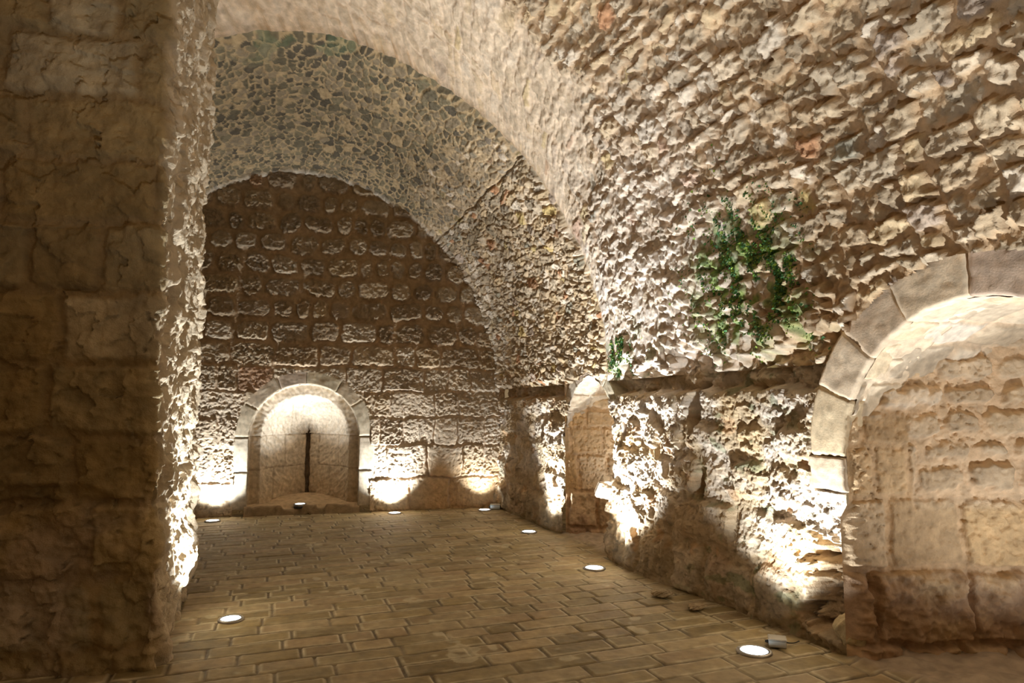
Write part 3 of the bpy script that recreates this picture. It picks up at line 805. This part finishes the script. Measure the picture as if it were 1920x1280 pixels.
# ------------------------------------------------------------------ lamps
M_RIM = flat_mat('brushed_steel_rim', (.34, .31, .27), .38, .85)
M_HOUS = flat_mat('dark_lamp_housing', (.05, .05, .05), .6)
M_SCREW = flat_mat('screw_steel', (.55, .53, .5), .3, 1)
M_GLASS = flat_mat('lit_lamp_glass', (.85, .92, 1), .15, 0, (.72, .88, 1.0), 9)
M_TINT = flat_mat('dim_lamp_glass', (.55, .75, .78), .15, 0, (.25, .60, .66), 1.1)
def lathe(name, prof_, mat, parent=None, seg=48, loc=(0, 0, 0)):
    bm = bmesh.new(); rings = []
    for (r, z) in prof_:
        if r < 1e-6: rings.append([bm.verts.new((0, 0, z))])
        else: rings.append([bm.verts.new((r * math.cos(2 * math.pi * k / seg), r * math.sin(2 * math.pi * k / seg), z)) for k in range(seg)])
    for a, b in zip(rings[:-1], rings[1:]):
        for k in range(seg):
            k2 = (k + 1) % seg
            if len(a) == 1 and len(b) == 1: continue
            if len(a) == 1: bm.faces.new((a[0], b[k2], b[k]))
            elif len(b) == 1: bm.faces.new((a[k], a[k2], b[0]))
            else: bm.faces.new((a[k], a[k2], b[k2], b[k]))
    bmesh.ops.recalc_face_normals(bm, faces=bm.faces[:])
    for f in bm.faces: f.smooth = True
    me = bpy.data.meshes.new(name); bm.to_mesh(me); bm.free(); me.materials.append(mat)
    o = bpy.data.objects.new(name, me); C.objects.link(o)
    if parent: o.parent = parent
    o.location = loc
    return o

LIGHTCOL = (.90, .95, 1.0)
def make_uplight():
    t = empty('floor_uplight', (0, 0, 0))
    lathe('rim', [(.082, .004), (.084, .0085), (.098, .009), (.106, .006), (.108, -.004), (.104, -.02)], M_RIM, t)
    lathe('housing', [(.104, -.02), (.100, -.05), (0, -.05)], M_HOUS, t)
    lathe('glass_lens', [(.083, .003), (.080, .0065), (.05, .008), (0, .0085)], M_GLASS, t)
    for k in range(3):
        a = math.radians(40 + 120 * k)
        lathe('screw', [(.0055, .008), (.005, .0115), (0, .012)], M_SCREW, t, 10, (.094 * math.cos(a), .094 * math.sin(a), 0))
    return t
def copy_tree(o, parent=None):
    c = o.copy(); C.objects.link(c); c.parent = parent
    for ch in [x for x in list(bpy.data.objects) if x.parent is o]: copy_tree(ch, c)
    return c
LAMPS = [  # x, y, z, power, cone, tilt x, tilt y, scale, label
    (2.89, 3.54, 0, .9, 104, .32, .14, 1.0, 'nearest floor uplight, set in the pavers beside the grey junction box'),
    (2.95, 5.83, 0, 1.95, 98, .20, -.03, 1.0, 'floor uplight in the paving just before the doorway in the right wall'),
    (3.05, 7.78, 0, 1.0, 100, .28, -.1, .95, 'floor uplight just past the doorway, along the far stretch of the right wall'),
    (3.08, 9.66, 0, .30, 90, .05, .34, .95, 'floor uplight in the far right corner beside a small white box'),
    (1.77, 9.82, 0, .80, 106, -.08, .40, .95, 'floor uplight at the foot of the end wall, right of the niche'),
    (.48, 10.27, .128, .50, 84, 0, .12, .85, 'small uplight set on the stone sill of the niche'),
    (-.65, 9.98, 0, .75, 106, 0, .40, .95, 'floor uplight at the foot of the end wall, left of the niche beside the pier'),
    (-.20, 5.34, 0, 1.6, 100, -.16, 0, .82, 'lone floor uplight on the left, at the foot of the crusted pier'),
]
OFF = [  # lamps beyond the picture: the row along the right wall and the recess
    (2.9, .9, 0, 1.5, 100, .15, .15, 1.0, 'floor uplight beside the right wall before the recess, out of view'),
    (3.95, 1.85, .12, .30, 130, .1, .45, .9, 'floor uplight inside the recess on the right, out of view'),
    (4.15, 6.70, .06, .22, 130, .0, .0, .8, 'small uplight inside the doorway passage, out of view'),
    (.2, 1.2, 0, .95, 130, .0, .0, 1.0, 'floor uplight in the middle of the near hall, out of view'),
]
POWER = 320
proto = make_uplight(); first = True
for x, y, z, pw, cone, tx, ty, sc, lab in LAMPS + OFF:
    o = proto if first else copy_tree(proto); first = False
    o.location = (x, y, z + .001); o.scale = (sc, sc, 1)
    o.rotation_euler = (0, 0, (x * 7 + y * 3) % 6.28)
    tag(o, lab, 'lamp', 'recessed floor uplights')
    l = bpy.data.lights.new('beam', 'SPOT'); l.energy = POWER * pw; l.color = LIGHTCOL
    l.spot_size = math.radians(cone); l.spot_blend = .95; l.shadow_soft_size = .03
    lo = bpy.data.objects.new('beam', l); C.objects.link(lo)
    lo.location = (x, y, z + .03)
    d = Vector((tx, ty, 1)).normalized()
    lo.rotation_euler = (-d).to_track_quat('Z', 'Y').to_euler()
    lo['kind'] = 'helper'

# ------------------------------------------------------------------ junction boxes
M_BOX = flat_mat('grey_plastic', (.50, .50, .47), .55)
M_LID = flat_mat('weathered_lid', (.40, .37, .31), .6)
M_CAB = flat_mat('black_cable', (.02, .02, .02), .5)
def bevel_box(name, size, mat, parent, loc, bev=.004):
    bm = bmesh.new(); bmesh.ops.create_cube(bm, size=1)
    for v in bm.verts: v.co = Vector((v.co.x * size[0], v.co.y * size[1], v.co.z * size[2]))
    bmesh.ops.bevel(bm, geom=bm.edges[:], offset=bev, segments=3, affect='EDGES')
    me = bpy.data.meshes.new(name); bm.to_mesh(me); bm.free(); me.materials.append(mat)
    o = bpy.data.objects.new(name, me); C.objects.link(o); o.parent = parent; o.location = loc; return o
def tube(name, pts, r, mat, parent=None, seg=8):
    P = [Vector(p) for p in pts]
    for _ in range(2):                                   # corner cutting
        Q = [P[0]]
        for a, b in zip(P[:-1], P[1:]): Q += [a.lerp(b, .25), a.lerp(b, .75)]
        P = Q + [P[-1]]
    bm = bmesh.new(); rings = []
    for i, p in enumerate(P):
        t = (P[min(i + 1, len(P) - 1)] - P[max(i - 1, 0)]).normalized(); u = t.cross(Vector((0, 0, 1))).normalized(); v = t.cross(u)
        rings.append([bm.verts.new(p + r * (math.cos(2 * math.pi * k / seg) * u + math.sin(2 * math.pi * k / seg) * v)) for k in range(seg)])
    for a, b in zip(rings[:-1], rings[1:]):
        for k in range(seg): bm.faces.new((a[k], a[(k + 1) % seg], b[(k + 1) % seg], b[k]))
    bm.faces.new(rings[0]); bm.faces.new(rings[-1][::-1])
    bmesh.ops.recalc_face_normals(bm, faces=bm.faces[:])
    me = bpy.data.meshes.new(name); bm.to_mesh(me); bm.free(); me.materials.append(mat)
    o = bpy.data.objects.new(name, me); C.objects.link(o)
    if parent: o.parent = parent
    return o
def junction_box(loc, rz, s, lab):
    t = empty('junction_box', loc, rz)
    bevel_box('box_body', (.115 * s, .105 * s, .045 * s), M_BOX, t, (0, 0, .0235 * s))
    bevel_box('lid', (.121 * s, .111 * s, .010 * s), M_LID, t, (0, 0, .050 * s), .003)
    for a in (-1, 1):
        for b in (-1, 1):
            lathe('screw', [(.005 * s, .054 * s), (.004 * s, .057 * s), (0, .0575 * s)], M_SCREW, t, 10, (a * .050 * s, b * .045 * s, 0))
    g = lathe('cable_gland', [(0, 0), (.011 * s, 0), (.011 * s, .012 * s), (.008 * s, .014 * s), (.008 * s, .022 * s), (0, .022 * s)], M_CAB, t, 16, (-.0575 * s, 0, .022 * s))
    g.rotation_euler = (0, -math.pi / 2, 0)
    tube('cable', [(.055 * s, .02, .02 * s), (.085 * s, .03, .014 * s), (.12 * s, .07 * s, .006), (.15 * s, .12 * s, .006)], .004, M_CAB, t)
    tag(t, lab, 'junction box', 'electrical junction boxes on the floor')
junction_box((3.10, 3.575, 0), math.radians(-38), .92, 'small grey junction box on the pavers beside the nearest uplight')
junction_box((3.27, 9.72, 0), math.radians(-20), 1.25, 'tiny whitish junction box in the far right corner of the floor')

# ------------------------------------------------------------------ world, camera
w = bpy.data.worlds.new('w'); bpy.context.scene.world = w; w.use_nodes = True
bg = w.node_tree.nodes['Background']; bg.inputs[0].default_value = (1.0, .70, .36, 1); bg.inputs[1].default_value = .25

cam = bpy.data.cameras.new('camera'); co = bpy.data.objects.new('camera', cam); C.objects.link(co)
cam.lens = 36 * 1250 / 1920; cam.sensor_width = 36; cam.clip_start = .05
yaw = math.radians(20); pit = math.atan(126 / 1250)
co.location = (0, 0, 1.5); co.rotation_euler = (math.pi / 2 + pit, 0, -yaw)
sc = bpy.context.scene; sc.camera = co
sc.view_settings.view_transform = 'Standard'; sc.view_settings.look = 'None'
sc.view_settings.gamma = 1; sc.view_settings.use_curve_mapping = False
sc.view_settings.exposure = 0.0
sc.cycles.use_denoising = True
sc.cycles.max_bounces = 8; sc.cycles.diffuse_bounces = 6
sc.cycles.sample_clamp_indirect = 6
